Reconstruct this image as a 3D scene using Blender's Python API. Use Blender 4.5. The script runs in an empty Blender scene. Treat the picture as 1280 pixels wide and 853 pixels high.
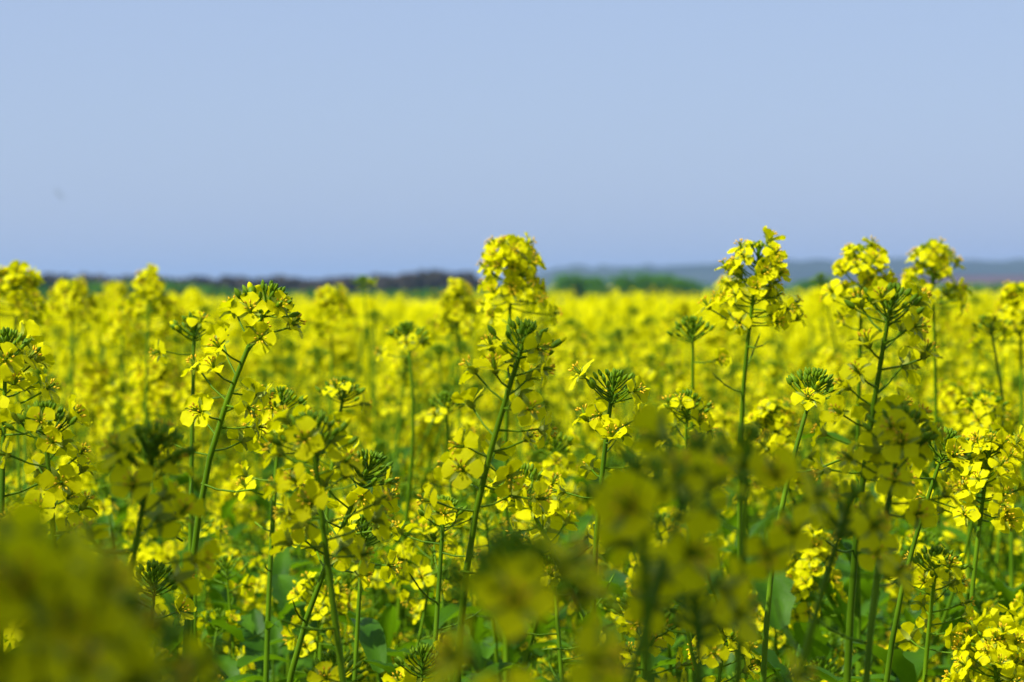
import bpy, math, random
import numpy as np
from mathutils import Vector, Matrix

R = math.radians
PI = math.pi
rng = np.random.default_rng(11)
sc = bpy.context.scene
col = sc.collection

# ------------------------------------------------------------------ camera
CAMZ = 1.30
cam_d = bpy.data.cameras.new('camera')
cam = bpy.data.objects.new('camera', cam_d)
col.objects.link(cam)
cam_d.lens = 100.0
cam_d.sensor_width = 36.0
cam_d.clip_start = 0.02
cam_d.clip_end = 60000.0
PITCH = math.atan(57.5 / 3556.0)
ROLL = R(-0.5)
CR = Matrix.Rotation(R(90) - PITCH, 3, 'X') @ Matrix.Rotation(ROLL, 3, 'Z')
cam.matrix_world = Matrix.Translation((0, 0, CAMZ)) @ CR.to_4x4()
cam_d.dof.use_dof = True
cam_d.dof.focus_distance = 1.42
cam_d.dof.aperture_fstop = 19.0
cam_d.dof.aperture_blades = 0
sc.camera = cam
FPX = 1280 * 100.0 / 36.0
CRN = np.array(CR)

def at(px, py, d):
    """world point seen at photo pixel (px, py) at depth d metres"""
    v = np.array([(px - 640) / FPX * d, -(py - 426.5) / FPX * d, -d])
    return CRN @ v + np.array([0, 0, CAMZ])

def pix(p):
    q = CRN.T @ (np.asarray(p) - np.array([0, 0, CAMZ]))
    return 640 + q[0] / -q[2] * FPX, 426.5 - q[1] / -q[2] * FPX, -q[2]

# ------------------------------------------------------------------ sky and sun
SUN_EL, SUN_AZ = R(48), R(-125)          # azimuth from +Y (view direction), negative = left
world = bpy.data.worlds.new('World')
sc.world = world
world.use_nodes = True
nt = world.node_tree
nt.nodes.clear()
wo = nt.nodes.new('ShaderNodeOutputWorld')
bg = nt.nodes.new('ShaderNodeBackground')
sky = nt.nodes.new('ShaderNodeTexSky')
sky.sky_type = 'NISHITA'
sky.sun_disc = False
sky.sun_elevation = SUN_EL
sky.sun_rotation = SUN_AZ
sky.altitude = 100
sky.air_density = 1.0
sky.dust_density = 1.0
sky.ozone_density = 3.0
bg.inputs['Strength'].default_value = 0.096
hazy = nt.nodes.new('ShaderNodeMix'); hazy.data_type = 'RGBA'      # flat blue mixed into the sky colour to even it out
hazy.inputs['Factor'].default_value = 0.7
hazy.inputs['B'].default_value = (2.98, 3.62, 5.62, 1)
nt.links.new(sky.outputs[0], hazy.inputs['A'])
nt.links.new(hazy.outputs['Result'], bg.inputs['Color'])
nt.links.new(bg.outputs[0], wo.inputs['Surface'])
sun_d = bpy.data.lights.new('sun', 'SUN')
sun_d.energy = 4.6
sun_d.angle = R(0.53)
sun_d.color = (1.0, 0.975, 0.91)
sun = bpy.data.objects.new('sun', sun_d)
col.objects.link(sun)
sdir = Vector((math.cos(SUN_EL) * math.sin(SUN_AZ), math.cos(SUN_EL) * math.cos(SUN_AZ), math.sin(SUN_EL)))
sun.rotation_euler = sdir.to_track_quat('Z', 'Y').to_euler()
sun.location = (0, 0, 60)

sc.view_settings.view_transform = 'Standard'
sc.view_settings.look = 'None'
sc.view_settings.gamma = 1.0
sc.view_settings.exposure = 0.54
sc.render.engine = 'CYCLES'
cy = sc.cycles
cy.max_bounces = 6
cy.diffuse_bounces = 4
cy.glossy_bounces = 2
cy.transmission_bounces = 4
cy.volume_bounces = 1
cy.transparent_max_bounces = 4
cy.sample_clamp_indirect = 4.0
cy.caustics_reflective = False
cy.caustics_refractive = False
cy.use_adaptive_sampling = True
cy.adaptive_threshold = 0.015
cy.use_denoising = True
cy.denoiser = 'OPENIMAGEDENOISE'
cy.denoising_input_passes = 'RGB_ALBEDO_NORMAL'

# ------------------------------------------------------------------ materials
def new_mat(name):
    m = bpy.data.materials.new(name)
    m.use_nodes = True
    m.node_tree.nodes.clear()
    return m

def leafy(name, ca, cb, trans, tcol, rough=0.5, spec=0.3, scale=60.0, fine=None, bump=0.0):
    """two-sided plant tissue: colour varied by noise, part of the light passes through"""
    m = new_mat(name)
    t = m.node_tree
    N = t.nodes.new
    out = N('ShaderNodeOutputMaterial')
    geo = N('ShaderNodeNewGeometry')
    noi = N('ShaderNodeTexNoise'); noi.inputs['Scale'].default_value = scale
    noi.inputs['Detail'].default_value = 3
    ramp = N('ShaderNodeValToRGB')
    ramp.color_ramp.elements[0].position = 0.3; ramp.color_ramp.elements[0].color = (*ca, 1)
    ramp.color_ramp.elements[1].position = 0.7; ramp.color_ramp.elements[1].color = (*cb, 1)
    t.links.new(geo.outputs['Position'], noi.inputs['Vector'])
    t.links.new(noi.outputs['Fac'], ramp.inputs['Fac'])
    bs = N('ShaderNodeBsdfPrincipled')
    bs.inputs['Roughness'].default_value = rough
    bs.inputs['Specular IOR Level'].default_value = spec
    t.links.new(ramp.outputs['Color'], bs.inputs['Base Color'])
    if bump:
        n2 = N('ShaderNodeTexNoise'); n2.inputs['Scale'].default_value = scale * 8
        t.links.new(geo.outputs['Position'], n2.inputs['Vector'])
        bp = N('ShaderNodeBump'); bp.inputs['Strength'].default_value = bump
        bp.inputs['Distance'].default_value = 0.001
        t.links.new(n2.outputs['Fac'], bp.inputs['Height'])
        t.links.new(bp.outputs['Normal'], bs.inputs['Normal'])
    if trans > 0:
        tr = N('ShaderNodeBsdfTranslucent')
        tr.inputs['Color'].default_value = (*tcol, 1)
        mx = N('ShaderNodeMixShader'); mx.inputs[0].default_value = trans
        t.links.new(bs.outputs[0], mx.inputs[1]); t.links.new(tr.outputs[0], mx.inputs[2])
        t.links.new(mx.outputs[0], out.inputs['Surface'])
    else:
        t.links.new(bs.outputs[0], out.inputs['Surface'])
    return m

M_PETAL = leafy('petal_yellow', (0.80, 0.735, 0.001), (0.89, 0.87, 0.002), 0.47, (0.86, 0.86, 0.001), 0.6, 0.06, 45, bump=0.15)
M_SEPAL = leafy('sepal_green', (0.22, 0.30, 0.015), (0.38, 0.42, 0.02), 0.3, (0.35, 0.45, 0.02), 0.5, 0.3, 90)
M_STEM = leafy('stem_green', (0.055, 0.135, 0.002), (0.14, 0.26, 0.004), 0.0, (0, 0, 0), 0.5, 0.12, 30)
M_BUD = leafy('bud_green', (0.07, 0.165, 0.003), (0.22, 0.36, 0.007), 0.15, (0.3, 0.5, 0.01), 0.5, 0.12, 150)
M_LEAF = leafy('leaf_green', (0.02, 0.075, 0.002), (0.08, 0.20, 0.004), 0.36, (0.2, 0.42, 0.004), 0.5, 0.15, 25, bump=0.4)
M_ANTH = leafy('anther_ochre', (0.75, 0.42, 0.01), (0.85, 0.6, 0.02), 0.0, (0, 0, 0), 0.7, 0.1, 300)
PLANT_MATS = [M_PETAL, M_SEPAL, M_STEM, M_BUD, M_LEAF, M_ANTH]
PE, SE, ST, BU, LE, AN = range(6)

# ------------------------------------------------------------------ mesh collecting
class Tpl:
    """a small quad mesh template: verts (n,3), quads (m,4), mats (m,)"""
    def __init__(s):
        s.v = np.zeros((0, 3)); s.q = np.zeros((0, 4), int); s.m = np.zeros(0, int)
    def add(s, v, q, mat):
        v = np.asarray(v, float); q = np.asarray(q, int)
        s.q = np.vstack([s.q, q + len(s.v)]); s.v = np.vstack([s.v, v])
        s.m = np.concatenate([s.m, np.full(len(q), mat)])
        return s

class MB:
    def __init__(s):
        s.vs = []; s.qs = []; s.ms = []; s.n = 0
    def add(s, v, q, m):
        s.vs.append(np.asarray(v, float)); s.qs.append(np.asarray(q, int) + s.n)
        m = np.asarray(m)
        s.ms.append(np.full(len(q), m) if m.ndim == 0 else m)
        s.n += len(v)
    def put(s, tp, mats):
        """tp at each 4x4 matrix of mats (k,4,4)"""
        mats = np.asarray(mats)
        if mats.ndim == 2: mats = mats[None]
        k = len(mats)
        if k == 0: return
        v = np.einsum('kij,nj->kni', mats[:, :3, :3], tp.v) + mats[:, None, :3, 3]
        n = len(tp.v)
        q = (tp.q[None] + (np.arange(k) * n)[:, None, None]).reshape(-1, 4)
        s.add(v.reshape(-1, 3), q, np.tile(tp.m, k))
    def mesh(s, name, smooth=True, mats=None):
        me = bpy.data.meshes.new(name)
        if s.n == 0: return me
        v = np.vstack(s.vs); q = np.vstack(s.qs); m = np.concatenate(s.ms)
        me.vertices.add(len(v)); me.vertices.foreach_set('co', v.astype(np.float32).ravel())
        me.loops.add(len(q) * 4); me.loops.foreach_set('vertex_index', q.astype(np.int32).ravel())
        me.polygons.add(len(q))
        me.polygons.foreach_set('loop_start', np.arange(0, len(q) * 4, 4, dtype=np.int32))
        me.polygons.foreach_set('loop_total', np.full(len(q), 4, dtype=np.int32))
        for mt in (mats or PLANT_MATS): me.materials.append(mt)
        me.polygons.foreach_set('material_index', m.astype(np.int32))
        me.polygons.foreach_set('use_smooth', np.full(len(q), smooth))
        me.update(calc_edges=True)
        return me

def link(name, data, parent=None, mw=None):
    o = bpy.data.objects.new(name, data)
    col.objects.link(o)
    if parent is not None: o.parent = parent
    if mw is not None: o.matrix_local = Matrix([list(map(float, r)) for r in mw])
    return o

def frame(p, axis, spin=0.0, s=1.0):
    """4x4 with local z along axis"""
    z = np.asarray(axis, float); z = z / np.linalg.norm(z)
    a = np.array([1.0, 0, 0]) if abs(z[0]) < 0.8 else np.array([0, 1.0, 0])
    x = np.cross(a, z); x /= np.linalg.norm(x); y = np.cross(z, x)
    c, sn = math.cos(spin), math.sin(spin)
    m = np.eye(4)
    m[:3, 0] = (x * c + y * sn) * s; m[:3, 1] = (y * c - x * sn) * s; m[:3, 2] = z * s; m[:3, 3] = p
    return m

def tube(pts, rad, sides=6):
    """returns verts, quads of a tapering tube through pts"""
    pts = np.asarray(pts, float); n = len(pts)
    d = np.gradient(pts, axis=0); d /= np.linalg.norm(d, axis=1)[:, None] + 1e-12
    a = np.array([0.0, 1.0, 0.0]) if abs(d[0, 1]) < 0.9 else np.array([1.0, 0, 0])
    x = np.cross(a, d); x /= np.linalg.norm(x, axis=1)[:, None] + 1e-12
    y = np.cross(d, x)
    th = np.arange(sides) / sides * 2 * PI
    rad = np.broadcast_to(np.asarray(rad, float), (n,))
    v = pts[:, None] + rad[:, None, None] * (np.cos(th)[None, :, None] * x[:, None] + np.sin(th)[None, :, None] * y[:, None])
    i = np.arange(n - 1)[:, None] * sides; j = np.arange(sides)[None]; j2 = (j + 1) % sides
    q = np.stack([i + j, i + j2, i + sides + j2, i + sides + j], -1).reshape(-1, 4)
    return v.reshape(-1, 3), q

def smooth_path(P, n, it=14):
    P = np.asarray(P, float)
    def resample(Q, m):
        L = np.concatenate([[0], np.cumsum(np.linalg.norm(np.diff(Q, axis=0), axis=1))])
        t = np.linspace(0, L[-1], m)
        return np.stack([np.interp(t, L, Q[:, i]) for i in range(3)], -1)
    Q = resample(P, 60)
    for _ in range(it): Q[1:-1] = Q[1:-1] * .5 + (Q[:-2] + Q[2:]) * .25
    return resample(Q, n)

def stalk_radius(path, r_tip, cap):
    L = np.concatenate([[0], np.cumsum(np.linalg.norm(np.diff(path[::-1], axis=0), axis=1))])[::-1]
    return np.minimum(cap, r_tip + 0.0006 * (L / 0.1) ** 0.8)

def grid_q(nr, nc):
    i = np.arange(nr - 1)[:, None] * nc; j = np.arange(nc - 1)[None]
    return np.stack([i + j, i + j + 1, i + nc + j + 1, i + nc + j], -1).reshape(-1, 4)

# ------------------------------------------------------------------ petals, flowers, buds, leaves
def petal(rows, cols, spread, cup, r_, seed_wave=0.0):
    """obovate petal with a narrow claw, growing out along +x; spread 0 closed .. 1 flat"""
    L, W = 0.0086, 0.0078
    V = []
    for v in np.linspace(0, 1, rows):
        if v < 0.28: w = 0.0011 + v * 0.003
        else:
            u = (v - 0.28) / 0.72
            w = 0.0019 + (W - 0.0019) * math.sin(min(1, u * 1.28) * PI / 2) ** 1.1
            if u > 0.72: w *= math.sqrt(max(0.0, 1 - ((u - 0.72) / 0.34) ** 2)) * 0.97 + 0.03
        # profile angle: claw rises, limb bends outward
        bend = 0.35 + (spread * 1.35) * min(1, max(0, (v - 0.15) / 0.3))
        if v == 0: x, z = 0.0006, 0.0008
        else:
            x += math.sin(bend) * L / (rows - 1); z += math.cos(bend) * L / (rows - 1)
        for u in np.linspace(-1, 1, cols):
            y = u * w / 2
            zz = z + cup * 0.0012 * u * u * v + seed_wave * 0.0006 * math.sin(7 * v + 4 * u + r_) * v
            xx = x - 0.0009 * u * u * (v > 0.8) - cup * 0.0006 * u * u * v
            V.append((xx, y, zz))
    return np.array(V), grid_q(rows, cols)

def rotz(v, a):
    c, s = math.cos(a), math.sin(a)
    return v @ np.array([[c, s, 0], [-s, c, 0], [0, 0, 1]])

def ellip(L, W, seg, rings, skew=0.0):
    """pointed egg along +z from 0 to L"""
    V = []
    for k in range(rings + 1):
        t = k / rings
        r = W / 2 * math.sin(PI * min(1, max(0, t * 0.96 + 0.02)) ** 0.9) ** 0.7 if 0 < k < rings else W * 0.04
        for j in range(seg):
            a = 2 * PI * j / seg
            V.append((r * math.cos(a), r * math.sin(a), t * L))
    i = np.arange(rings)[:, None] * seg; j = np.arange(seg)[None]; j2 = (j + 1) % seg
    q = np.stack([i + j, i + j2, i + seg + j2, i + seg + j], -1).reshape(-1, 4)
    return np.array(V), q

def make_flower(lod, seed):
    g = np.random.default_rng(seed)
    T = Tpl()
    base_spread = [1.0, 0.92, 0.75, 1.12, 0.5, 1.0][seed % 6]
    rows, cols = {0: (9, 5), 1: (4, 3), 2: (3, 2)}[lod]
    for k in range(4):
        sp = base_spread * g.uniform(0.82, 1.12)
        v, q = petal(rows, cols, sp, g.uniform(-0.6, 1.3), g.uniform(0, 6), g.uniform(0.3, 1.2))
        v = v * g.uniform(0.9, 1.08)
        if lod == 2: v = v * 1.05
        # petals sit in two pairs
        v = rotz(v, k * PI / 2 + g.uniform(-0.16, 0.16) + (0.12 if k % 2 else -0.12))
        T.add(v, q, PE)
    if lod <= 1:
        for k in range(4):
            sp = g.uniform(0.5, 1.1)
            rws = 4 if lod == 0 else 2
            V = []
            for t in np.linspace(0, 1, rws):
                w = 0.0011 * math.sin(PI * (0.25 + 0.7 * t)) + 0.0002
                a = 0.3 + sp * t
                x = 0.0005 + 0.0066 * t * math.sin(a); z = 0.0066 * t * math.cos(a)
                V += [(x, -w, z), (x - 0.0004, 0, z - 0.0004), (x, w, z)] if lod == 0 else [(x, -w, z), (x, w, z)]
            T.add(rotz(np.array(V), k * PI / 2 + PI / 4 + g.uniform(-.2, .2)), grid_q(rws, 3 if lod == 0 else 2), SE)
    if lod == 0:
        for k in range(6):
            a = k * PI / 3 + g.uniform(-.2, .2); t = g.uniform(0.15, 0.4)
            tip = np.array([math.cos(a) * 0.0058 * math.sin(t), math.sin(a) * 0.0058 * math.sin(t), 0.0066 * math.cos(t)])
            v, q = tube([(0, 0, 0.0005), tip * 0.6, tip], 0.00018, 3); T.add(v, q, SE)
            v, q = ellip(0.0019, 0.0010, 4, 3)
            m = frame(tip - np.array([0, 0, 0.0005]), (math.cos(a), math.sin(a), 1.2))
            T.add(v @ m[:3, :3].T + m[:3, 3], q, AN)
        v, q = tube([(0, 0, 0), (0, 0, 0.0035), (0, 0, 0.0065)], [0.0006, 0.0007, 0.0004], 5); T.add(v, q, BU)
    elif lod == 1:
        v, q = ellip(0.0062, 0.0022, 4, 2); T.add(v, q, AN)
    return T

FLOWERS = {l: [make_flower(l, s) for s in range(n)] for l, n in ((0, 12), (1, 8), (2, 6))}
def bud_tpl(lod, opening):
    T = Tpl(); seg, rg = {0: (7, 6), 1: (4, 3), 2: (3, 2)}[lod]
    if opening:
        v, q = ellip(0.0080, 0.0030, seg, rg); T.add(v, q, BU)
        v, q = ellip(0.0046, 0.0026, seg, rg); T.add(v + np.array([0, 0, 0.0044]), q, PE)
    else:
        v, q = ellip(0.0060, 0.0025, seg, rg); T.add(v, q, BU)
    return T
BUDS = {l: [bud_tpl(l, False), bud_tpl(l, True)] for l in (0, 1, 2)}

def pod_tpl():
    T = Tpl(); v, q = tube([(0, 0, 0), (0, 0, 0.006), (0.0006, 0, 0.018), (0.001, 0, 0.024)], [0.0005, 0.0009, 0.0009, 0.0002], 5)
    return T.add(v, q, ST)
POD = pod_tpl()

def make_leaf(seed, rows=10, cols=5, kind=0):
    """clasping leaf along +x, arching; kind 0 lance-shaped, 1 broad and wavy. unit length 1"""
    g = np.random.default_rng(seed)
    V = []
    drop = g.uniform(0.2, 0.9); x = z = 0.0
    w0 = 0.24 if kind == 0 else 0.40
    for i, v in enumerate(np.linspace(0, 1, rows)):
        w = w0 * (0.30 * (1 - v) ** 2 + math.sin(PI * min(1, v * 0.93 + 0.05)) ** 0.8) * (1 if v < 1 else 0.02)
        if kind: w *= 1 + 0.16 * math.sin(v * 24 + seed)
        ang = 0.9 - drop * 1.6 * v
        if i:
            x += math.cos(ang) / (rows - 1); z += math.sin(ang) / (rows - 1)
        for u in np.linspace(-1, 1, cols):
            y = u * w / 2
            V.append((x, y, z + abs(u) * w * 0.28 + 0.02 * math.sin(9 * v + 3 * u + seed) * (1 if kind else .5) * abs(u)))
    T = Tpl(); return T.add(V, grid_q(rows, cols), LE)
LEAVES = [make_leaf(s, 10, 5, s % 2) for s in range(6)]
LEAVES_LO = [make_leaf(s, 4, 3, s % 2) for s in range(4)]

# ------------------------------------------------------------------ a raceme (local: tip at origin, stalk along -z)
def raceme(g, style, k=1.0):
    """style: 'bud' few flowers, 'mix', 'bloom' full, 'late' flowers over, pods below"""
    P = {'bud':   dict(nb=(40, 56), nf=(1, 5), L=(0.012, 0.03), po=(0, 4), bs=1.0),
         'mix':   dict(nb=(32, 44), nf=(14, 20), L=(0.035, 0.06), po=(0, 4), bs=1.0),
         'long':  dict(nb=(32, 40), nf=(19, 25), L=(0.065, 0.08), po=(0, 4), bs=1.1),
         'bloom': dict(nb=(16, 24), nf=(40, 52), L=(0.030, 0.050), po=(0, 4), bs=0.8),
         'few':   dict(nb=(16, 22), nf=(5, 8), L=(0.015, 0.03), po=(0, 2), bs=1.0),
         'sparse': dict(nb=(24, 34), nf=(3, 7), L=(0.02, 0.04), po=(2, 6), bs=0.9),
         'late':  dict(nb=(10, 16), nf=(7, 12), L=(0.02, 0.035), po=(10, 16), bs=0.8)}[style]
    nb = int(g.integers(*P['nb'])); nf = int(g.integers(*P['nf'])); L = g.uniform(*P['L']); npod = int(g.integers(*P['po']))
    peds = []; buds = []; fl = []; pods = []
    ga = 2.39996; a0 = g.uniform(0, 6.28)
    def ped(z, a, th, ln, r):
        d = np.array([math.sin(th) * math.cos(a), math.sin(th) * math.sin(a), math.cos(th)])
        p0 = np.array([0, 0, z]); p2 = p0 + d * ln; p1 = p0 + d * ln * 0.5 + np.array([0, 0, -ln * 0.05])
        peds.append((p0, p1, p2, r)); return p2, d
    gap = g.uniform(0, 6.28)
    for i in range(nb):
        t = (i + 0.5) / nb
        a = a0 + i * ga
        th = R(8 + 62 * t ** 0.8 + g.uniform(-9, 9)); ln = (0.002 + 0.0115 * t) * g.uniform(0.85, 1.15) * k
        p, d = ped(-0.001 - 0.013 * t * k, a, th, ln, 0.00035)
        op = 1 if (t > 0.8 and g.random() < 0.22) else 0
        d2 = d + np.array([0, 0, 0.35])
        buds.append((frame(p, d2, a, (0.42 + 0.56 * t ** 0.8) * g.uniform(0.9, 1.1) * P['bs']), op))
    for j in range(nf):
        t = (j + g.uniform(0.2, 0.8)) / max(nf, 1)
        a = a0 + (nb + j) * ga + g.uniform(-.5, .5)
        if t > .35 and math.cos(a - gap) > .55 and g.random() < .6: continue
        top = 44 if style == 'bloom' else 55
        th = R(top + (88 - top) * t + g.uniform(-12, 10)); ln = ((0.012 + 0.012 * t) if style == 'bloom' else (0.013 + 0.008 * t)) * g.uniform(0.6, 1.25) * k
        p, d = ped(-0.010 - L * t, a, th, ln, 0.00045)
        ax = d + np.array([0, 0, g.uniform(-0.25, 0.6)]) + g.normal(0, 0.2, 3)
        fl.append((frame(p, ax, g.uniform(0, 6.28), g.uniform(0.92, 1.22)), int(g.integers(0, 12))))
    for j in range(npod):
        t = (j + 0.5) / npod
        a = a0 + (nb + nf + j) * ga
        p, d = ped(-0.014 - L - 0.045 * t, a, R(g.uniform(60, 85)), g.uniform(0.014, 0.022), 0.0005)
        if g.random() < 0.75: pods.append(frame(p, d + np.array([0, 0, 0.35]), a, g.uniform(0.35, 0.75)))
    return dict(peds=peds, buds=buds, fl=fl, pods=pods)

def build_stalk_mesh(rc, M, mb, sides=4):
    if 'axis' in rc: v, q = tube(rc['axis'], rc['axr'], 6)
    else: v, q = tube([(0, 0, -.022), (0, 0, -.01), (0, 0, 0)], [.0008, .0008, .0007], 5)
    mb.add(v @ M[:3, :3].T + M[:3, 3], q, ST)
    for p0, p1, p2, r in rc['peds']:
        v, q = tube([p0, p1, p2], [r * 1.2, r, r * 1.15], sides)
        mb.add(v @ M[:3, :3].T + M[:3, 3], q, ST)
    if rc['pods']: mb.put(POD, M @ np.array(rc['pods']))

def build_buds(rc, M, mb, lod):
    for op in (0, 1):
        ms = [m for m, o in rc['buds'] if o == op]
        if ms: mb.put(BUDS[lod][op], M @ np.array(ms))

def build_flowers(rc, M, mb, lod):
    n = len(FLOWERS[lod])
    for k in range(n):
        ms = [m for m, o in rc['fl'] if o % n == k]
        if ms: mb.put(FLOWERS[lod][k], M @ np.array(ms))

def with_axis(M, rc, path, r_tip):
    L = np.linalg.norm(path - path[-1], axis=1); rad = stalk_radius(path, r_tip, .005) + .00012
    i0 = max(0, int(np.argmax(L < 0.075)) - 1)
    if rc['fl'] or rc['pods']:
        zmin = min(p[0][2] for p in rc['peds'])
        i0 = max(i0, int(np.argmax(L < -zmin + .004)) - 1)
    W = np.linalg.inv(M); P = path[i0:]
    P2 = P @ W[:3, :3].T + W[:3, 3]; t = np.linspace(0, len(P2) - 1, max(len(P2) * 2, 6))
    rc['axis'] = np.stack([np.interp(t, np.arange(len(P2)), P2[:, k]) for k in range(3)], -1)
    rc['axr'] = np.interp(t, np.arange(len(P2)), rad[i0:])
    # pedicels, buds and flowers sit on the bent stalk
    zs = rc['axis'][::-1, 2]; xs = rc['axis'][::-1, 0]; ys = rc['axis'][::-1, 1]
    def off(z): return np.array([np.interp(-z, -zs, xs), np.interp(-z, -zs, ys), 0.0])
    new = []
    for (p0, p1, p2, r) in rc['peds']:
        o = off(p0[2]); new.append((p0 + o, p1 + o, p2 + o, r))
    k = 0
    for name in ('buds', 'fl'):
        out = []
        for m, o in rc[name]:
            m = m.copy(); m[:3, 3] += off(rc['peds'][k][0][2]); k += 1; out.append((m, o))
        rc[name] = out
    pods = []
    for m in rc['pods']:
        j = int(np.argmin([np.linalg.norm(p[2] - m[:3, 3]) for p in rc['peds']])); m = m.copy(); m[:3, 3] += off(rc['peds'][j][0][2]); pods.append(m)
    rc['pods'] = pods; rc['peds'] = new
    return M, rc

# ------------------------------------------------------------------ plant design: stems, racemes, leaves as plain data
def branch_path(g, p0, d0, tip, n=12):
    p0 = np.asarray(p0); tip = np.asarray(tip); L = np.linalg.norm(tip - p0)
    c1 = p0 + d0 * L * 0.38; c2 = tip - np.array([g.uniform(-.1, .1), g.uniform(-.1, .1), 1]) * L * 0.35
    t = np.linspace(0, 1, n)[:, None]
    return (1 - t) ** 3 * p0 + 3 * t * (1 - t) ** 2 * c1 + 3 * t * t * (1 - t) * c2 + t ** 3 * tip

def design_plant(seed, H=1.2, nbr=5, styles=None, main_style=None):
    """stems: (path, r0, r1), racemes: (matrix, data), leaves: (matrix, idx)"""
    g = np.random.default_rng(seed)
    D = dict(stems=[], rac=[], leaves=[])
    lean = g.normal(0, 0.11, 2)
    top = np.array([lean[0], lean[1], H])
    main = smooth_path([(0, 0, 0), (lean[0] * .1 + g.normal(0, .02), g.normal(0, .02), H * .4),
                        (lean[0] * .5 + g.normal(0, .022), lean[1] * .5 + g.normal(0, .022), H * .75), top], 22)
    D['stems'].append((main, 0.0050, 0.0011))
    st = main_style or g.choice(['bloom', 'mix', 'bloom', 'bud', 'long'])
    D['rac'].append(with_axis(frame(main[-1], main[-1] - main[-3], 0), raceme(g, st), main, .0008))
    a = g.uniform(0, 6.28)
    for k in range(nbr):
        t = 0.45 + 0.37 * (k + g.uniform(0, .8)) / nbr
        i = int(t * 21); p0 = main[i]; a += 2.4 + g.uniform(-.4, .4)
        ht = max(H - g.uniform(0.03, 0.22), p0[2] + 0.16); reach = g.uniform(0.05, 0.13) + (0.82 - t) * 0.12
        tip = np.array([p0[0] + math.cos(a) * reach, p0[1] + math.sin(a) * reach, ht])
        d0 = np.array([math.cos(a) * .6, math.sin(a) * .6, .8])
        br = branch_path(g, p0, d0, tip)
        D['stems'].append((br, 0.0026, 0.0009))
        s2 = g.choice(styles or ['bloom', 'mix', 'mix', 'bud', 'bloom', 'mix', 'bud'])
        if ht < H - 0.12 and g.random() < .78: s2 = g.choice(['bud', 'sparse', 'bud'])
        D['rac'].append(with_axis(frame(br[-1], br[-1] - br[-3], 0), raceme(g, s2, 0.95), br, .0006))
        ln = g.uniform(0.03, 0.055) * (1.5 - t)
        D['leaves'].append((frame_leaf(p0, a, ln * 1.3, g), int(g.integers(0, 6))))
        if g.random() < 0.8:
            j = int(g.integers(4, 8))
            D['leaves'].append((frame_leaf(br[j], a + g.uniform(-1.5, 1.5), g.uniform(0.025, 0.05), g), 2 * int(g.integers(0, 3))))
    for k in range(5):
        i = int(21 * g.uniform(.58, .84))
        D['leaves'].append((frame_leaf(main[i], g.uniform(0, 6.28), g.uniform(0.03, 0.06), g), 2 * int(g.integers(0, 3))))
    for k in range(3):
        i = int(21 * (0.2 + 0.1 * k)); a += 2.1
        D['leaves'].append((frame_leaf(main[i], a, g.uniform(0.08, 0.14), g), 1 + 2 * int(g.integers(0, 3))))
    return D

def frame_leaf(p, a, s, g):
    m = np.eye(4); t = g.uniform(-0.3, 0.4)
    ca, sa = math.cos(a), math.sin(a)
    x = np.array([ca * math.cos(t), sa * math.cos(t), math.sin(t)]); y = np.array([-sa, ca, 0.0]); z = np.cross(x, y)
    m[:3, 0] = x * s; m[:3, 1] = y * s; m[:3, 2] = z * s; m[:3, 3] = p
    return m

def stems_mesh(D, mb, sides):
    for k, (path, r0, r1) in enumerate(D['stems']):
        n = len(path)
        v, q = tube(path, stalk_radius(path, 0.0008 if k == 0 else 0.0006, r0), sides if k == 0 else max(3, sides - 1))
        mb.add(v, q, ST)

FL_ME = None
def flower_meshes():
    global FL_ME
    if FL_ME is None:
        FL_ME = []
        for T in FLOWERS[0]:
            mb = MB(); mb.put(T, np.eye(4)); FL_ME.append(mb.mesh('flower'))
    return FL_ME
LEAF_ME = []
for T in LEAVES:
    mb = MB(); mb.put(T, np.eye(4)); LEAF_ME.append(mb.mesh('leaf'))

NAME = 'rapeseed_plant'
def plant_root(label, group, loc=(0, 0, 0), rz=0.0, s=1.0):
    o = bpy.data.objects.new(NAME, None)
    col.objects.link(o)
    o.empty_display_size = 0.05
    o.location = [float(c) for c in loc]; o.rotation_euler = (0, 0, float(rz)); o.scale = (float(s),) * 3
    o['label'] = label; o['category'] = 'plant'
    if group: o['group'] = group
    return o

def build_detailed(D, root):
    mb = MB(); stems_mesh(D, mb, 8)
    link('stem', mb.mesh('stem'), root)
    fm = flower_meshes()
    for M, rc in D['rac']:
        mb = MB(); Ml = np.eye(4); build_stalk_mesh(rc, Ml, mb, 5)
        h = link('flower_head', mb.mesh('flower_head'), root, M)
        mb = MB(); build_buds(rc, Ml, mb, 0)
        link('bud_cluster', mb.mesh('bud_cluster'), h)
        for m, o in rc['fl']:
            link('flower', fm[o], h, m)
    for m, i in D['leaves']:
        link('leaf', LEAF_ME[i], root, m)

def build_mid(D, root):
    mb = MB(); stems_mesh(D, mb, 5)
    link('stem', mb.mesh('stem'), root)
    for M, rc in D['rac']:
        mb = MB(); Ml = np.eye(4)
        build_stalk_mesh(rc, Ml, mb, 3); build_buds(rc, Ml, mb, 1); build_flowers(rc, Ml, mb, 1)
        link('flower_head', mb.mesh('flower_head'), root, M)
    for m, i in D['leaves'][:9]:
        link('leaf', LEAF_ME[i], root, m)

def copy_tree(o, parent=None):
    c = o.copy(); col.objects.link(c); c.parent = parent
    if parent is not None: c.matrix_parent_inverse = o.matrix_parent_inverse.copy()
    for ch in o.children: copy_tree(ch, c)
    return c

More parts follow.
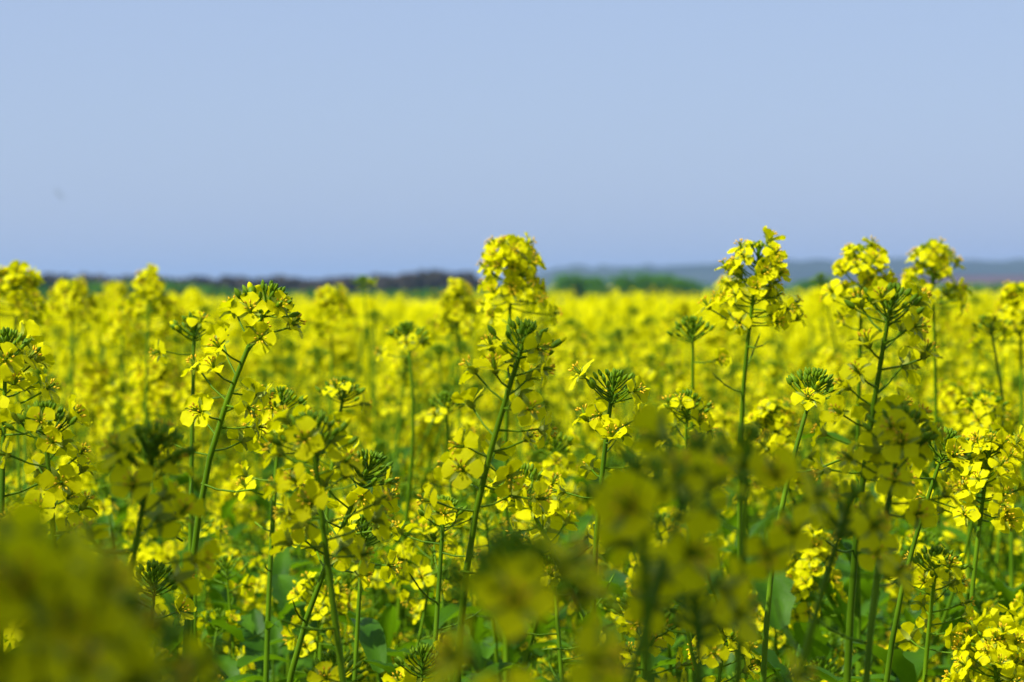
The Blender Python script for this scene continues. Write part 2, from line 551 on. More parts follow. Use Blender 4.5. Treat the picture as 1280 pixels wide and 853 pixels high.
# ------------------------------------------------------------------ ground, far fields, hills
def noise_mat(name, ca, cb, scale, rough=0.95, detail=6, stretch=(1, 1, 1)):
    m = new_mat(name); t = m.node_tree; N = t.nodes.new
    out = N('ShaderNodeOutputMaterial'); geo = N('ShaderNodeNewGeometry'); mp = N('ShaderNodeMapping')
    mp.inputs['Scale'].default_value = stretch
    noi = N('ShaderNodeTexNoise'); noi.inputs['Scale'].default_value = scale; noi.inputs['Detail'].default_value = detail
    ramp = N('ShaderNodeValToRGB'); bs = N('ShaderNodeBsdfPrincipled')
    ramp.color_ramp.elements[0].position = 0.35; ramp.color_ramp.elements[0].color = (*ca, 1)
    ramp.color_ramp.elements[1].position = 0.65; ramp.color_ramp.elements[1].color = (*cb, 1)
    bs.inputs['Roughness'].default_value = rough; bs.inputs['Specular IOR Level'].default_value = 0.1
    t.links.new(geo.outputs['Position'], mp.inputs['Vector']); t.links.new(mp.outputs[0], noi.inputs['Vector'])
    t.links.new(noi.outputs['Fac'], ramp.inputs['Fac']); t.links.new(ramp.outputs['Color'], bs.inputs['Base Color'])
    t.links.new(bs.outputs[0], out.inputs['Surface'])
    return m

M_SOIL = noise_mat('soil', (0.035, 0.028, 0.018), (0.06, 0.055, 0.025), 3.0)
M_GRASSLAND = noise_mat('grassland', (0.05, 0.12, 0.02), (0.08, 0.15, 0.03), 0.01)
M_PLOUGH = noise_mat('ploughed_earth', (0.085, 0.06, 0.075), (0.12, 0.085, 0.10), 0.02, stretch=(1, 6, 1))
M_HILL = noise_mat('far_hill', (0.02, 0.035, 0.03), (0.05, 0.07, 0.05), 0.003)
M_CANOPY = leafy('crop_canopy', (0.30, 0.30, 0.01), (0.72, 0.64, 0.01), 0.0, (0, 0, 0), 0.8, 0.05, 6)
M_WOODG = leafy('woodland_green', (0.05, 0.17, 0.008), (0.11, 0.28, 0.014), 0.3, (0.1, 0.3, 0.01), 0.7, 0.1, 0.2)
M_WOODB = leafy('woodland_bare', (0.045, 0.04, 0.035), (0.075, 0.06, 0.05), 0.0, (0, 0, 0), 0.9, 0.05, 0.2)
M_BARK = noise_mat('bark', (0.05, 0.04, 0.03), (0.09, 0.07, 0.05), 4)

def struct(name, mb, mats, label=None, kind='structure', smooth=True, cat=None):
    o = link(name, mb.mesh(name, smooth, mats)); o['kind'] = kind
    if label: o['label'] = label
    if cat: o['category'] = cat
    return o

# ground: one sheet, fine near the camera, out to the horizon
def sheet(x0, x1, y0, y1, nx, ny, zf):
    X, Y = np.meshgrid(np.linspace(x0, x1, nx), np.linspace(y0, y1, ny))
    V = np.stack([X, Y, zf(X, Y)], -1).reshape(-1, 3)
    return V, grid_q(ny, nx)
mb = MB(); v, q = sheet(-9000, 9000, -200, 16000, 30, 30, lambda X, Y: X * 0); mb.add(v, q, 0)
struct('ground', mb, [M_SOIL], 'dark soil under the flowering crop')
FIELD_END = 65.0
mb = MB(); v, q = sheet(-1500, 1500, FIELD_END + 1, 2600, 8, 8, lambda X, Y: X * 0 + 0.05); mb.add(v, q, 0)
struct('meadow', mb, [M_GRASSLAND], 'green farmland beyond the yellow crop')

# ploughed slope at the far right
def slope(x0, x1, y0, y1, z0, z1, n=24, amp=0.4, seed=0):
    g = np.random.default_rng(seed); ph = g.uniform(0, 6, 4)
    X, Y = np.meshgrid(np.linspace(x0, x1, n), np.linspace(y0, y1, 10))
    T = (Y - y0) / (y1 - y0)
    e = np.minimum(1, np.minimum((X - x0), (x1 - X)) / (0.18 * (x1 - x0)))
    Z = 0.06 + z0 + (z1 - z0) * np.sin(T * PI / 2) * np.clip(e, 0, 1) ** 0.7 + amp * T * np.sin(X * 0.02 + ph[0])
    return np.stack([X, Y, Z], -1).reshape(-1, 3), grid_q(10, n)
mb = MB(); v, q = slope(205, 900, 1500, 2500, 0.2, 14, seed=3); mb.add(v, q, 0)
struct('ploughed_field', mb, [M_PLOUGH], 'purple brown ploughed field rising at the far right')

# blue far ridges
def ridge(y, x0, x1, h, depth, seed, n=260):
    g = np.random.default_rng(seed); xs = np.linspace(x0, x1, n)
    hh = np.array([np.interp(x, h[0], h[1]) for x in xs])
    for k in range(1, 7): hh = hh + g.normal(0, 1) * 7 / k * np.sin(xs * 0.0012 * k * 1.9 + g.uniform(0, 6))
    hh = hh + g.normal(0, 3.0, n) * (g.random(n) < .6)
    rows = []
    for t, zf in ((0, 0), (0.35, 0.55), (0.7, 0.9), (1.0, 1.0), (1.5, 0.85), (2.2, 0)):
        rows.append(np.stack([xs, np.full(n, y + (t - 1) * depth), np.maximum(-1, hh * zf)], -1))
    V = np.array(rows).reshape(-1, 3)
    return V, grid_q(6, n)
mb = MB(); v, q = ridge(6200, -2500, 2600, ([-2500, -900, -300, 0, 100, 500, 1100, 2600], [30, 26, 20, 28, 56, 66, 72, 74]), 900, 5); mb.add(v, q, 0)
struct('hills', mb, [M_HILL], 'hazy blue hills along the horizon on the right')

# woods: masses of leaf clumps
def wood_mb(x0, x1, y, hfun, seed, depth, cell, dens, size):
    g = np.random.default_rng(seed); mb = MB()
    n = int((x1 - x0) * dens)
    T = Tpl(); T.add([(-1, 0, -1), (1, 0, -1), (0.8, 0.25, 1), (-0.9, 0.2, 0.9)], [(0, 1, 2, 3)], 0)
    ms = []
    xs = g.uniform(x0, x1, n)
    cr = np.sin(xs / cell * 2 * PI + 1.3 * np.sin(xs / cell * 2.1)) * 0.5 + 0.5
    hs = np.array([hfun(x) for x in xs]) * (0.86 + 0.14 * cr)
    for x, h in zip(xs, hs):
        z = h * g.beta(2.2, 1.2); m = frame((x, y + g.uniform(0, depth), z), g.normal(0, 1, 3), 0, size * g.uniform(0.6, 1.4)); ms.append(m)
    mb.put(T, np.array(ms))
    xs2 = np.linspace(x0, x1, 160); hh = np.array([hfun(x) for x in xs2]) * 0.62
    V = np.concatenate([np.stack([xs2, np.full(160, y + depth * .3), hh * 0], -1), np.stack([xs2, np.full(160, y + depth * .3), hh], -1),
                        np.stack([xs2, np.full(160, y + depth), hh], -1), np.stack([xs2, np.full(160, y + depth), hh * 0], -1)])
    mb.add(V, grid_q(4, 160), 0)
    return mb
# wood heights (m) from pixel heights above the horizon at ~1000 m: 1 px = 0.28 m
def hf(xp, hp, k):
    return lambda x: np.interp(x, xp, hp) * k
mb = wood_mb(-200, -8, 1000, hf([-200, -150, -110, -60, -30, -15, -8], [32, 30, 26, 25, 32, 34, 8], 0.30), 1, 40, 17, 26, 1.3)
struct('woodland', mb, [M_WOODB], 'dark grey brown wood along the horizon on the left', 'stuff', False, 'woodland')
mb = wood_mb(-160, 40, 640, hf([-160, -120, -85, -75, -60, -40, 0, 40], [18, 22, 27, 24, 12, 10, 12, 10], 0.18), 2, 20, 9, 22, 0.8)
struct('hedgerow', mb, [M_WOODG], 'green hedge running along the far edge of the yellow field', 'stuff', False, 'hedge')
mb = wood_mb(40, 220, 900, hf([40, 70, 120, 220], [12, 8, 12, 10], 0.25), 4, 20, 13, 24, 0.9)
struct('hedgerow', mb, [M_WOODG], 'low dark hedge below the ploughed slope at the far right', 'stuff', False, 'hedge')

# single trees and bushes that stand out beyond the field, right of centre
def far_tree(x, y, h, w, seed, label):
    g = np.random.default_rng(seed)
    root = bpy.data.objects.new('tree', None); col.objects.link(root); root.location = (x, y, 0)
    root['label'] = label; root['category'] = 'tree'; root['group'] = 'green trees beyond the field'
    mb = MB(); v, q = tube([(0, 0, 0), (0.1, 0, h * .3), (0.05, 0.1, h * .75)], [0.28, 0.2, 0.06], 7); mb.add(v, q, 0)
    for k in range(6):
        a = g.uniform(0, 6.28); v, q = tube([(0.08, 0, h * (.2 + .08 * k)), (math.cos(a) * w * .35, math.sin(a) * w * .35, h * (.4 + .08 * k))], [0.1, 0.03], 5); mb.add(v, q, 0)
    link('trunk', mb.mesh('trunk', True, [M_BARK]), root)
    mb = MB(); T = Tpl(); T.add([(-1, 0, -1), (1, 0, -0.8), (0.8, 0.25, 1), (-0.9, 0.2, 0.9)], [(0, 1, 2, 3)], 0); ms = []
    cl = [(g.normal(0, .28, 3) * np.array([w, w, h * .7]) * .8 + np.array([0, 0, h * .55]), g.uniform(.3, .45) * w) for _ in range(9)]
    for _ in range(1500):
        c, r = cl[g.integers(0, 9)]; d = g.normal(0, 1, 3); d /= np.linalg.norm(d)
        p = c + d * r * g.uniform(.6, 1) * np.array([1, 1, .8])
        if p[2] < 0.4 or p[2] > h: continue
        ms.append(frame(p, g.normal(0, 1, 3), 0, 0.22 * g.uniform(.6, 1.5)))
    mb.put(T, np.array(ms)); link('crown', mb.mesh('crown', False, [M_WOODG]), root)
    return root
DT = 620.0
for i, (px, wpx, hpx, lab) in enumerate([
        (712, 44, 30, 'narrow green tree just right of the tall central flower head'),
        (744, 48, 26, 'low rounded green tree second in the far row right of centre'),
        (774, 44, 27, 'green tree beside the tallest dark one of the far row'),
        (800, 46, 34, 'tallest dark green tree of the far row right of centre'),
        (830, 46, 28, 'green tree just right of the tallest far tree'),
        (860, 48, 23, 'low green tree at the right end of the far row'),
        (1015, 50, 20, 'low dark green tree between the two tall blooming stalks at right')]):
    p = at(px, 369, DT)
    far_tree(p[0], DT, hpx * DT / FPX * 1.12, wpx * DT / FPX, 40 + i, lab)

# ------------------------------------------------------------------ foreground plants placed from the photograph
# (tip px, tip py, depth, [(px, py, depth) lower stalk points], style, side branches, label)
HERO = [
 (342, 364, 1.33, [(305, 415, 1.33), (268, 485, 1.34), (245, 545, 1.35), (235, 700, 1.36), (228, 860, 1.37)], 'long', 0,
  'tall budded rapeseed stalk leaning right into the sky, left of centre'),
 (660, 412, 1.25, [(636, 465, 1.25), (600, 560, 1.26), (580, 650, 1.27), (568, 760, 1.28), (567, 860, 1.3)], 'long', 0,
  'dark thick rapeseed stalk with drooping flowers, bud cluster just below centre horizon'),
 (388, 525, 1.13, [(387, 580, 1.13), (392, 640, 1.13), (405, 710, 1.14), (440, 860, 1.15)], 'mix', 0,
  'dark upright rapeseed stalk with umbrella of buds over two pale open flowers'),
 (466, 575, 1.32, [(445, 620, 1.32), (400, 705, 1.33), (372, 760, 1.33), (345, 860, 1.35)], 'mix', 0,
  'rapeseed stalk slanting up right, crossing behind the dark umbrella shaped one'),
 (641, 300, 2.0, [(640, 345, 2.0), (637, 400, 2.0), (632, 480, 2.02), (632, 600, 2.05)], 'bloom', 2,
  'tallest central rapeseed in full yellow bloom rising above the horizon'),
 (950, 308, 1.75, [(943, 345, 1.75), (930, 420, 1.76), (924, 480, 1.77), (922, 600, 1.8)], 'bloom', 1,
  'tall bright yellow bloom on a light green stalk, right of centre'),
 (1116, 365, 1.22, [(1110, 410, 1.22), (1095, 480, 1.22), (1075, 560, 1.23), (1062, 700, 1.25), (1055, 860, 1.26)], 'long', 0,
  'shaded rapeseed stalk with dull olive petals in front of the right hand blooms'),
 (1078, 312, 2.0, [(1078, 350, 2.0), (1076, 420, 2.0), (1070, 600, 2.05)], 'bloom', 2,
  'wide bright yellow bloom against the blue hills, behind the shaded right stalk'),
 (1163, 306, 2.25, [(1166, 345, 2.25), (1170, 400, 2.25), (1170, 600, 2.3)], 'bloom', 1,
  'rightmost tall yellow bloom standing above the blue hills'),
 (866, 402, 1.9, [(867, 440, 1.9), (866, 520, 1.9), (864, 700, 1.95)], 'bud', 1,
  'dark budded stalk without open flowers left of the tall right bloom'),
 (768, 470, 1.42, [(758, 510, 1.42), (748, 560, 1.42), (741, 640, 1.43), (738, 860, 1.45)], 'mix', 0,
  'sharp rapeseed stalk with a fan of green buds right of the central stalk'),
 (508, 408, 2.2, [(520, 450, 2.2), (530, 480, 2.2), (520, 560, 2.2), (500, 700, 2.25)], 'bud', 1,
  'soft green bud head on a bent stalk, left of the central stalk'),
 (54, 512, 1.30, [(55, 545, 1.3), (62, 600, 1.3), (75, 700, 1.3), (80, 860, 1.32)], 'mix', 0,
  'small dark budded rapeseed stalk near the left edge'),
 (196, 542, 0.98, [(185, 580, 0.98), (162, 640, 0.98), (150, 720, 1.0), (140, 860, 1.0)], 'mix', 0,
  'blurred dark rapeseed head left of the leaning tall stalk'),
 (1130, 520, 1.10, [(1122, 555, 1.1), (1102, 615, 1.1), (1085, 720, 1.1), (1075, 860, 1.1)], 'mix', 0,
  'blurred dark bud head below the shaded olive petals at right'),
 (1066, 618, 0.86, [(1048, 655, 0.86), (1010, 720, 0.86), (985, 790, 0.87), (968, 870, 0.87)], 'few', 0,
  'very dark blurred rapeseed head on a stalk slanting down left, lower right'),
 (878, 560, 0.70, [(870, 620, 0.7), (820, 685, 0.7), (780, 750, 0.7), (745, 870, 0.7)], 'few', 0,
  'strongly blurred flower head on a thick slanting stalk, lower right of centre'),
 (935, 545, 0.78, [(936, 600, 0.78), (930, 700, 0.78), (915, 870, 0.8)], 'few', 0,
  'blurred olive yellow bloom in front of the tall right bloom'),
 (800, 590, 0.66, [(806, 640, 0.66), (812, 740, 0.66), (815, 880, 0.67)], 'few', 0,
  'blurred yellow flowers hanging left of the thick slanting stalk'),
 (645, 685, 0.56, [(650, 740, 0.56), (660, 800, 0.56), (665, 900, 0.57)], 'mix', 0,
  'large out of focus yellow bloom at bottom centre'),
 (45, 690, 0.47, [(80, 780, 0.47), (85, 860, 0.47), (75, 960, 0.48)], 'bloom', 0,
  'huge out of focus bloom filling the bottom left corner'),
 (165, 785, 0.50, [(170, 850, 0.50), (165, 960, 0.51)], 'mix', 0,
  'huge out of focus bloom low, just right of the bottom left corner'),
 (868, 730, 0.74, [(872, 780, 0.74), (880, 880, 0.74)], 'few', 0,
  'blurred dark bud head at bottom, right of the thick slanting stalk'),
 (1240, 545, 1.58, [(1232, 585, 1.58), (1222, 640, 1.58), (1212, 720, 1.58), (1205, 860, 1.59)], 'bloom', 0,
  'sharp sunlit yellow bloom at the right edge'),
 (1186, 545, 1.42, [(1165, 600, 1.42), (1145, 645, 1.42), (1120, 710, 1.43), (1100, 860, 1.45)], 'bud', 0,
  'budded rapeseed on a bright green stalk slanting, near the right edge'),
 (1172, 692, 1.55, [(1168, 730, 1.55), (1155, 780, 1.56), (1150, 870, 1.57)], 'mix', 0,
  'low sharp bud cluster with a few sunlit flowers, lower right'),
 (1236, 398, 2.3, [(1246, 430, 2.3), (1258, 480, 2.3), (1265, 600, 2.3)], 'bud', 1,
  'soft dark bud head on a bent stalk at the right edge'),
 (1275, 362, 2.5, [(1276, 400, 2.5), (1278, 600, 2.5)], 'bloom', 2,
  'bright bloom cut by the right edge under the horizon'),
 (18, 338, 2.5, [(20, 380, 2.5), (20, 450, 2.5), (24, 600, 2.5)], 'bloom', 2,
  'bloom rising above the horizon at the left edge'),
 (188, 342, 3.1, [(186, 380, 3.1), (184, 440, 3.1), (180, 600, 3.1)], 'bloom', 2,
  'soft yellow bloom reaching the horizon left of the leaning stalk'),
 (90, 352, 3.3, [(90, 390, 3.3), (90, 600, 3.3)], 'bloom', 2,
  'soft yellow bloom second from the left edge at the horizon'),
 (572, 358, 3.0, [(572, 400, 3.0), (574, 470, 3.0), (575, 600, 3.0)], 'bloom', 2,
  'soft bloom left of the tallest central one'),
 (415, 362, 3.3, [(415, 400, 3.3), (413, 600, 3.3)], 'bloom', 2,
  'soft bloom between the leaning stalk and the central bloom'),
 (8, 420, 1.36, [(6, 470, 1.36), (2, 560, 1.36), (0, 700, 1.36)], 'mix', 0,
  'sharp backlit flowers cut by the left edge'),
 (243, 398, 1.75, [(243, 440, 1.75), (240, 560, 1.75), (236, 700, 1.76)], 'bud', 0,
  'thin upright budded stalk behind the leaning one'),
 (352, 492, 1.65, [(348, 530, 1.65), (340, 640, 1.65), (330, 860, 1.66)], 'mix', 0,
  'green bud fan behind the dark umbrella shaped stalk'),
 (432, 478, 1.85, [(420, 515, 1.85), (405, 600, 1.85), (400, 800, 1.85)], 'bud', 0,
  'soft bud head slanting right, above the crossing stalks'),
 (556, 628, 1.55, [(552, 670, 1.55), (545, 740, 1.55), (540, 870, 1.55)], 'bud', 0,
  'low green bud cluster directly left of the central thick stalk'),
 (455, 650, 1.5, [(452, 690, 1.5), (448, 760, 1.5), (440, 870, 1.5)], 'bud', 0,
  'pale green bud cluster just above the crossing stalks'),
 (640, 590, 1.6, [(652, 630, 1.6), (690, 690, 1.6), (740, 760, 1.6), (780, 880, 1.6)], 'mix', 0,
  'small budded rapeseed whose dark stalk slants down to the right'),
 (560, 560, 1.28, [(590, 640, 1.6), (620, 760, 1.6), (640, 880, 1.6)], 'late', 0,
  None),
 (1022, 470, 1.5, [(1010, 490, 1.5), (985, 535, 1.5), (965, 620, 1.5), (950, 860, 1.5)], 'bud', 0,
  'light green stalk with one upright leaf right of the tall bloom'),
 (690, 700, 1.62, [(700, 760, 1.62), (705, 880, 1.62)], 'bud', 0,
  'pale bud cluster in the shade at bottom centre, right of the big blur'),
 (800, 745, 1.6, [(802, 790, 1.6), (806, 880, 1.6)], 'bud', 0,
  'bright small bud cluster framed by blurred petals, bottom right of centre'),
 (1240, 790, 1.54, [(1246, 830, 1.54), (1252, 890, 1.54)], 'bloom', 0,
  'sharp sunlit flowers in the bottom right corner'),
]
hero_xy = []
grp = 'rapeseed plants in the foreground'
for k, (px, py, d, low, style, nbr, label) in enumerate(HERO):
    if label is None: continue
    g = np.random.default_rng(700 + k)
    pts = [at(px, py, d)] + [at(*p) for p in low]
    last, prev = pts[-1], pts[-2]
    dirn = (last - prev); dirn /= np.linalg.norm(dirn)
    bx = last[0] + dirn[0] * 0.25 + g.normal(0, .02); by = last[1] + g.normal(0, .03) + 0.03
    mid = (last * .5 + np.array([bx, by, 0]) * .5) + np.array([dirn[0] * 0.06, 0, 0])
    base = np.array([bx, by, 0.0])
    pts += [mid, base]
    path = smooth_path(np.array(pts[::-1]) - base, 46)
    D = dict(stems=[(path, 0.0046, 0.0011)], rac=[], leaves=[])
    D['rac'].append(with_axis(frame(path[-1], path[-1] - path[-5], g.uniform(0, 6)), raceme(g, style, 1.05), path, .0008))
    twigs = 0 if nbr or d < 1.05 else 2
    for b in range(nbr + twigs):
        a = g.uniform(0, 6.28) if nbr else g.uniform(-.5, .5) + (b % 2) * PI
        drop = g.uniform(.06, .16) if nbr else g.uniform(.09, .19)
        tip = path[-1] + np.array([math.cos(a) * g.uniform(.05, .1), math.sin(a) * g.uniform(.03, .08), -drop])
        i = int(np.argmin(np.abs(path[:, 2] - (tip[2] - g.uniform(.16, .28)))))
        br = branch_path(g, path[i], np.array([math.cos(a) * .5, math.sin(a) * .5, .8]), tip)
        D['stems'].append((br, 0.0022, 0.0009))
        D['rac'].append(with_axis(frame(br[-1], br[-1] - br[-3]), raceme(g, g.choice(['mix', 'bloom', 'bud'] if nbr else ['sparse', 'bud', 'sparse', 'mix']), 0.95), br, .0006))
    for b in range(5):
        i = int(g.integers(14, 36)); a = g.uniform(0, 6.28)
        if b < 3: i = int(np.argmin(np.abs(path[:, 2] - (path[-1][2] - g.uniform(.14, .34)))))
        if path[i][2] > path[-1][2] - 0.13: continue
        D['leaves'].append((frame_leaf(path[i], a, g.uniform(0.025, 0.055), g), 2 * int(g.integers(0, 3))))
    root = plant_root(label, grp, base)
    build_detailed(D, root)
    hero_xy.append((base[0], base[1]))
    hero_xy.append((pts[0][0], pts[0][1]))
hero_xy = np.array(hero_xy)

# ------------------------------------------------------------------ the rest of the crop within about 7.5 m: plants of their own
def region_label(px, d, tall, style):
    side = ['at the left edge', 'below the leaning left stalk', 'left of the central stalk', 'just right of the central stalk',
            'below the tall right bloom', 'towards the right edge'][min(5, max(0, int(px // 213.4)))]
    if d < 2.05: return f'sharp green and yellow rapeseed plant low among the stalks {side}'
    if d < 2.7: return f'slightly soft rapeseed plant in the lower thicket {side}'
    if d < 3.8: return f'soft yellow rapeseed plant in the near crop {side}'
    if d < 5.4: return f'blurred yellow rapeseed plant in the middle of the crop {side}'
    return f'small blurred rapeseed plant in the flat yellow carpet {side}'

DESIGNS = [design_plant(100 + s, 1.2, [4, 5, 6, 5, 4, 6, 5, 5, 6, 4][s]) for s in range(10)]
NEARD = [design_plant(300 + s, 1.2, [6, 5, 6, 5, 6, 5, 6, 5, 6, 6][s], ['sparse', 'bud', 'bud', 'sparse', 'mix'], ['sparse', 'mix', 'bud', 'sparse', 'bud'][s % 5]) for s in range(10)]
protos_mid = [None] * 10; protos_det = [None] * 10; protos_near = [None] * 10
spots = []
y = 1.48
while y < 13.0:
    step = 0.108 if y < 2.2 else 0.13 if y < 2.6 else (0.145 if y < 5 else 0.17)
    half = 0.18 * y + 0.35 + 0.03 * y
    x = -half + g.uniform(0, step)
    while x < half:
        xx, yy = x + rng.normal(0, .05), y + rng.normal(0, .05)
        spots.append((xx, yy)); x += step
    y += step
spots.sort(key=lambda s: s[1])
n_ind = 0; extra = []
for (x, y) in spots:
    if np.min(np.hypot(hero_xy[:, 0] - x, hero_xy[:, 1] - y)) < 0.07: continue
    if y < 2.0: top = CAMZ - rng.uniform(0.14, 0.34)
    elif y < 3.0: top = CAMZ - rng.uniform(0.11, 0.26)
    else: top = CAMZ - 0.115 + rng.normal(0, 0.058)
    top = min(top, CAMZ - 0.012)
    if y > 2.8 and rng.random() < (0.07 + 0.09 * min(1.0, abs(x / y) / 0.16)): top = CAMZ + rng.uniform(-0.05, 0.025)
    px = 640 + x / y * FPX
    inframe = -40 < px < 1320
    rz = rng.uniform(0, 6.28); v = int(rng.integers(0, 10)); s = top / 1.2
    if inframe and n_ind < 258:
        n_ind += 1
        lab = region_label(px, y, False, 0)
        det = y < 2.5; nearish = y < 4.2 and rng.random() < 0.6
        store = protos_det if det else (protos_near if nearish else protos_mid)
        if store[v] is None:
            r = plant_root(lab, 'rapeseed plants in the crop', (x, y, 0), rz, s)
            (build_detailed if det else build_mid)((NEARD if det or nearish else DESIGNS)[v], r); store[v] = r
        else:
            r = copy_tree(store[v]); r.location = (x, y, 0); r.rotation_euler = (0, 0, rz); r.scale = (s, s, s); r['label'] = lab
    else:
        extra.append((x, y, rz, v, s))
LAST_IND = max(s[1] for s in spots if True)

# ------------------------------------------------------------------ the crop beyond: far more plants than anyone could count
def baked(D, lodf):
    mb = MB(); 
    for k, (path, r0, r1) in enumerate(D['stems']):
        vv, qq = tube(path[::4] if k == 0 else path[::3], [r0 * .8] * len(path[::4] if k == 0 else path[::3]), 3); mb.add(vv, qq, ST)
    for M, rc in D['rac']:
        if lodf == 1: build_stalk_mesh(dict(peds=rc['peds'][::2], pods=[]), M, mb, 3)
        bu = dict(buds=rc['buds'][::2]); build_buds(bu, M, mb, 2); build_flowers(rc, M, mb, 1 if lodf == 1 else 2)
    for m, i in D['leaves'][:6]: mb.put(LEAVES_LO[i % 4], m)
    T = Tpl(); T.v = np.vstack(mb.vs); T.q = np.vstack(mb.qs); T.m = np.concatenate(mb.ms)
    return T
BK2 = [baked(D, 2) for D in DESIGNS[:6]]
def inst(x, y, rz, s):
    c, sn = math.cos(rz) * s, math.sin(rz) * s
    return np.array([[c, -sn, 0, x], [sn, c, 0, y], [0, 0, s, 0], [0, 0, 0, 1.0]])
mb = MB()
by = {}
for (x, y, rz, v, s) in extra: by.setdefault(v % 6, []).append(inst(x, y, rz, s))
for v, ms in by.items(): mb.put(BK2[v], np.array(ms))
print('baked near', mb.n, 'individuals', n_ind, 'extra', len(extra))

# 13 m - 60 m: loose heads of petal-sized faces on the canopy
def heads_tpl(seed, nq, size, spread):
    g = np.random.default_rng(seed); T = Tpl()
    for _ in range(nq):
        p = g.normal(0, 1, 3) * np.array([spread, spread, spread * 1.3]); a = frame(p, g.normal(0, 1, 3) + np.array([0, 0, .6]), 0, size * g.uniform(.7, 1.2))
        v = np.array([(-.6, -.5, 0), (.5, -.6, 0), (.6, .5, .15), (-.5, .6, .1)])
        T.add(v @ a[:3, :3].T + a[:3, 3], [(0, 1, 2, 3)], PE)
    v, q = tube([(0, 0, -.28), (0, 0, 0.0)], 0.0018, 3); T.add(v, q, ST)
    return T
H1 = [heads_tpl(s, 22, 0.013, 0.017) for s in range(4)]
H2 = [heads_tpl(s + 9, 8, 0.030, 0.024) for s in range(4)]
H3 = [heads_tpl(s + 19, 5, 0.07, 0.05) for s in range(4)]
def scatter(y0, y1, dens, T, mean, sd):
    n = int(0.21 * 2 * (y1 ** 2 - y0 ** 2) / 2 * dens) ; yy = np.sqrt(rng.uniform(y0 ** 2, y1 ** 2, n)); xx = rng.uniform(-1, 1, n) * (0.21 * yy + .5)
    zz = CAMZ - mean + rng.normal(0, sd, n); 
    k = rng.integers(0, len(T), n); rz = rng.uniform(0, 6.28, n)
    c, s = np.cos(rz), np.sin(rz); z0 = np.zeros(n); o1 = np.ones(n)
    A = np.stack([np.stack([c, -s, z0, xx], -1), np.stack([s, c, z0, yy], -1), np.stack([z0, z0, o1, zz], -1), np.stack([z0, z0, z0, o1], -1)], 1)
    for j in range(len(T)): mb.put(T[j], A[k == j])
scatter(13, 30, 70, H1, 0.195, 0.045)
scatter(30, FIELD_END, 34, H2, 0.27, 0.035)
scatter(13, 30, 4, H1, 0.075, 0.035)
scatter(30, FIELD_END, 1.2, H2, 0.12, 0.06)

crop = link('rapeseed_crop', mb.mesh('rapeseed_crop'))
crop['kind'] = 'stuff'; crop['label'] = 'dense yellow rapeseed crop stretching back to the horizon'; crop['category'] = 'crop'
# canopy surface below the loose heads
mb2 = MB()
X, Y = np.meshgrid(np.linspace(-1, 1, 60), np.geomspace(13, FIELD_END, 140))
Xw = X * (0.3 * Y + 2); Z = CAMZ - 0.34 + rng.normal(0, 0.02, X.shape)
mb2.add(np.stack([Xw, Y, Z], -1).reshape(-1, 3), grid_q(140, 60), 0)
cv = link('crop_canopy', mb2.mesh('crop_canopy', True, [M_CANOPY])); cv.parent = crop
print('crop verts', mb.n)

# low leafy growth between the stalks
mb3 = MB(); g = np.random.default_rng(5)
for T in LEAVES:
    ms = []
    for _ in range(2600):
        y = g.uniform(1.5, 5.5); x = g.uniform(-1, 1) * (.2 * y + .3)
        z = g.uniform(0.6, 1.08) if y < 3.5 else g.uniform(.5, .95)
        ms.append(frame_leaf(np.array([x, y, z]), g.uniform(0, 6.28), g.uniform(0.02, 0.065), g))
    mb3.put(T, np.array(ms))
fo = link('undergrowth', mb3.mesh('undergrowth')); fo['kind'] = 'stuff'; fo['label'] = 'dark green leafy undergrowth between the rapeseed stalks'; fo['category'] = 'foliage'

# ------------------------------------------------------------------ bird far off in the sky
M_BIRD = noise_mat('bird_grey', (0.05, 0.05, 0.055), (0.08, 0.08, 0.085), 20)
p = at(74, 243, 55)
b = bpy.data.objects.new('bird', None); col.objects.link(b); b.location = [float(c) for c in p]
b.rotation_euler = (0.0, R(50), R(20)); b['label'] = 'tiny blurred bird flying in the pale sky at upper left'; b['category'] = 'bird'
mb = MB(); v, q = tube([(0, -.09, 0), (0, -.06, 0), (0, 0, 0), (0, .06, .005), (0, .085, .01), (0, .10, .01)], [.004, .014, .022, .017, .012, .003], 8); mb.add(v, q, 0)
link('body', mb.mesh('body', True, [M_BIRD]), b)
for s in (-1, 1):
    mb = MB(); V = []
    for t in np.linspace(0, 1, 6):
        c = 0.045 * (1 - t ** 2) + 0.008
        for th in (0.002, -0.002):
            V += [(s * (0.015 + t * .13), 0.03 - t * .03 + c / 2, .02 * math.sin(t * 2.5) + th), (s * (0.015 + t * .13), 0.03 - t * .05 - c / 2, .02 * math.sin(t * 2.5) + th)]
    Q = []
    for i in range(5):
        a = i * 4; Q += [(a, a + 1, a + 5, a + 4), (a + 2, a + 3, a + 7, a + 6), (a, a + 2, a + 6, a + 4), (a + 1, a + 3, a + 7, a + 5)]
    mb.add(V, Q, 0); link('wing', mb.mesh('wing', True, [M_BIRD]), b)

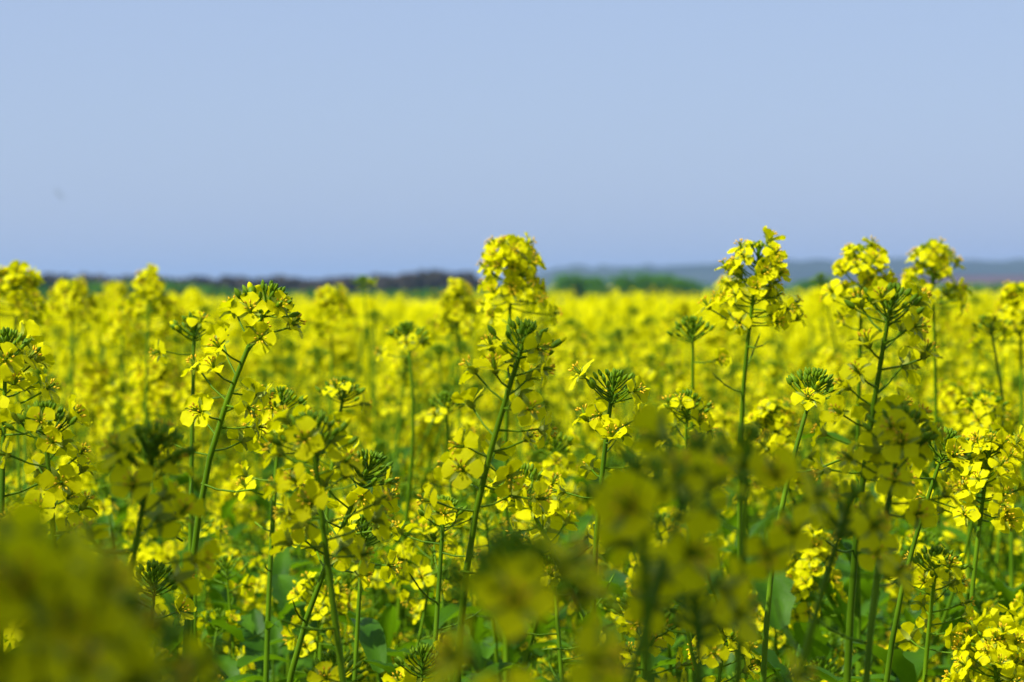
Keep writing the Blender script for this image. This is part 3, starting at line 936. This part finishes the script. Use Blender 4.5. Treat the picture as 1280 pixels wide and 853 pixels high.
# ------------------------------------------------------------------ unseen tree added behind the camera to shade the nearest plants
def shade_tree(r, edge_y, label):
    g = np.random.default_rng(77)
    sx, sy, sz = sdir
    hn = math.hypot(sx, sy); ux, uy = sx / hn, sy / hn; k2 = 1 / sz ** 2 - 1
    sup = math.sqrt(1 + k2 * uy * uy)
    cx0, cy0 = -r * k2 * ux * uy / sup, edge_y - r * sup
    zc = 7.2; dist = (zc - 1.12) / sz
    c = np.array([cx0 + sx * dist, cy0 + sy * dist, zc])
    root = bpy.data.objects.new('tree', None); col.objects.link(root); root.location = (float(c[0]), float(c[1]), 0)
    root['label'] = label; root['category'] = 'tree'
    mb = MB(); v, q = tube(smooth_path([(0, 0, 0), (.1, .05, 2.5), (-.05, 0, 5), (0, 0, 9)], 20), np.linspace(.26, .05, 20), 10); mb.add(v, q, 0)
    for k in range(16):
        a = k * 2.4; e = g.uniform(-.2, .9); d = np.array([math.cos(a) * math.cos(e), math.sin(a) * math.cos(e), math.sin(e)])
        z0 = g.uniform(3, 6); e1 = np.array([0, 0, zc]) + d * r * .85
        v, q = tube(smooth_path([(0, 0, z0), (e1 + np.array([0, 0, z0])) / 2 + np.array([0, 0, .3]), e1], 10), np.linspace(.09, .015, 10), 6); mb.add(v, q, 0)
    link('trunk', mb.mesh('trunk', True, [M_BARK]), root)
    T = Tpl(); T.add([(-.5, 0, 0), (0, -.32, .1), (.6, 0, 0), (0, .32, .1)], [(0, 1, 2, 3)], 0)
    ms = []
    for _ in range(11000):
        d = g.normal(0, 1, 3); d /= np.linalg.norm(d); rr = r * g.uniform(.55, 1.0) ** .5
        rr *= 1 + .035 * math.sin(9 * d[0] + 4 * d[2]) 
        ms.append(frame(np.array([0, 0, zc]) + d * rr, g.normal(0, 1, 3), g.uniform(0, 6), 0.16 * g.uniform(.6, 1.3)))
    mb = MB(); mb.put(T, np.array(ms)); link('crown', mb.mesh('crown', False, [M_WOODG]), root)
shade_tree(2.6, 1.325, 'unseen leafy tree added to shade the nearest plants')

# ------------------------------------------------------------------ haze: real air round the whole scene
hz = new_mat('haze_air'); t = hz.node_tree
out = t.nodes.new('ShaderNodeOutputMaterial'); pv = t.nodes.new('ShaderNodeVolumePrincipled')
pv.inputs['Color'].default_value = (0.45, 0.66, 1.0, 1); pv.inputs['Density'].default_value = 0.85e-4
pv.inputs['Anisotropy'].default_value = 0.2
t.links.new(pv.outputs[0], out.inputs['Volume'])
HX, HY0, HY1, HZ0, HZ1 = 10000, -400, 17000, -3, 160
V = [(x, y, z) for z in (HZ0, HZ1) for y in (HY0, HY1) for x in (-HX, HX)]
mb = MB(); mb.add(V, [(0, 2, 3, 1), (4, 5, 7, 6), (0, 1, 5, 4), (2, 6, 7, 3), (0, 4, 6, 2), (1, 3, 7, 5)], 0)
ho = link('haze', mb.mesh('haze', False, [hz])); ho['kind'] = 'stuff'; ho['label'] = 'thin pale air haze over the whole field'
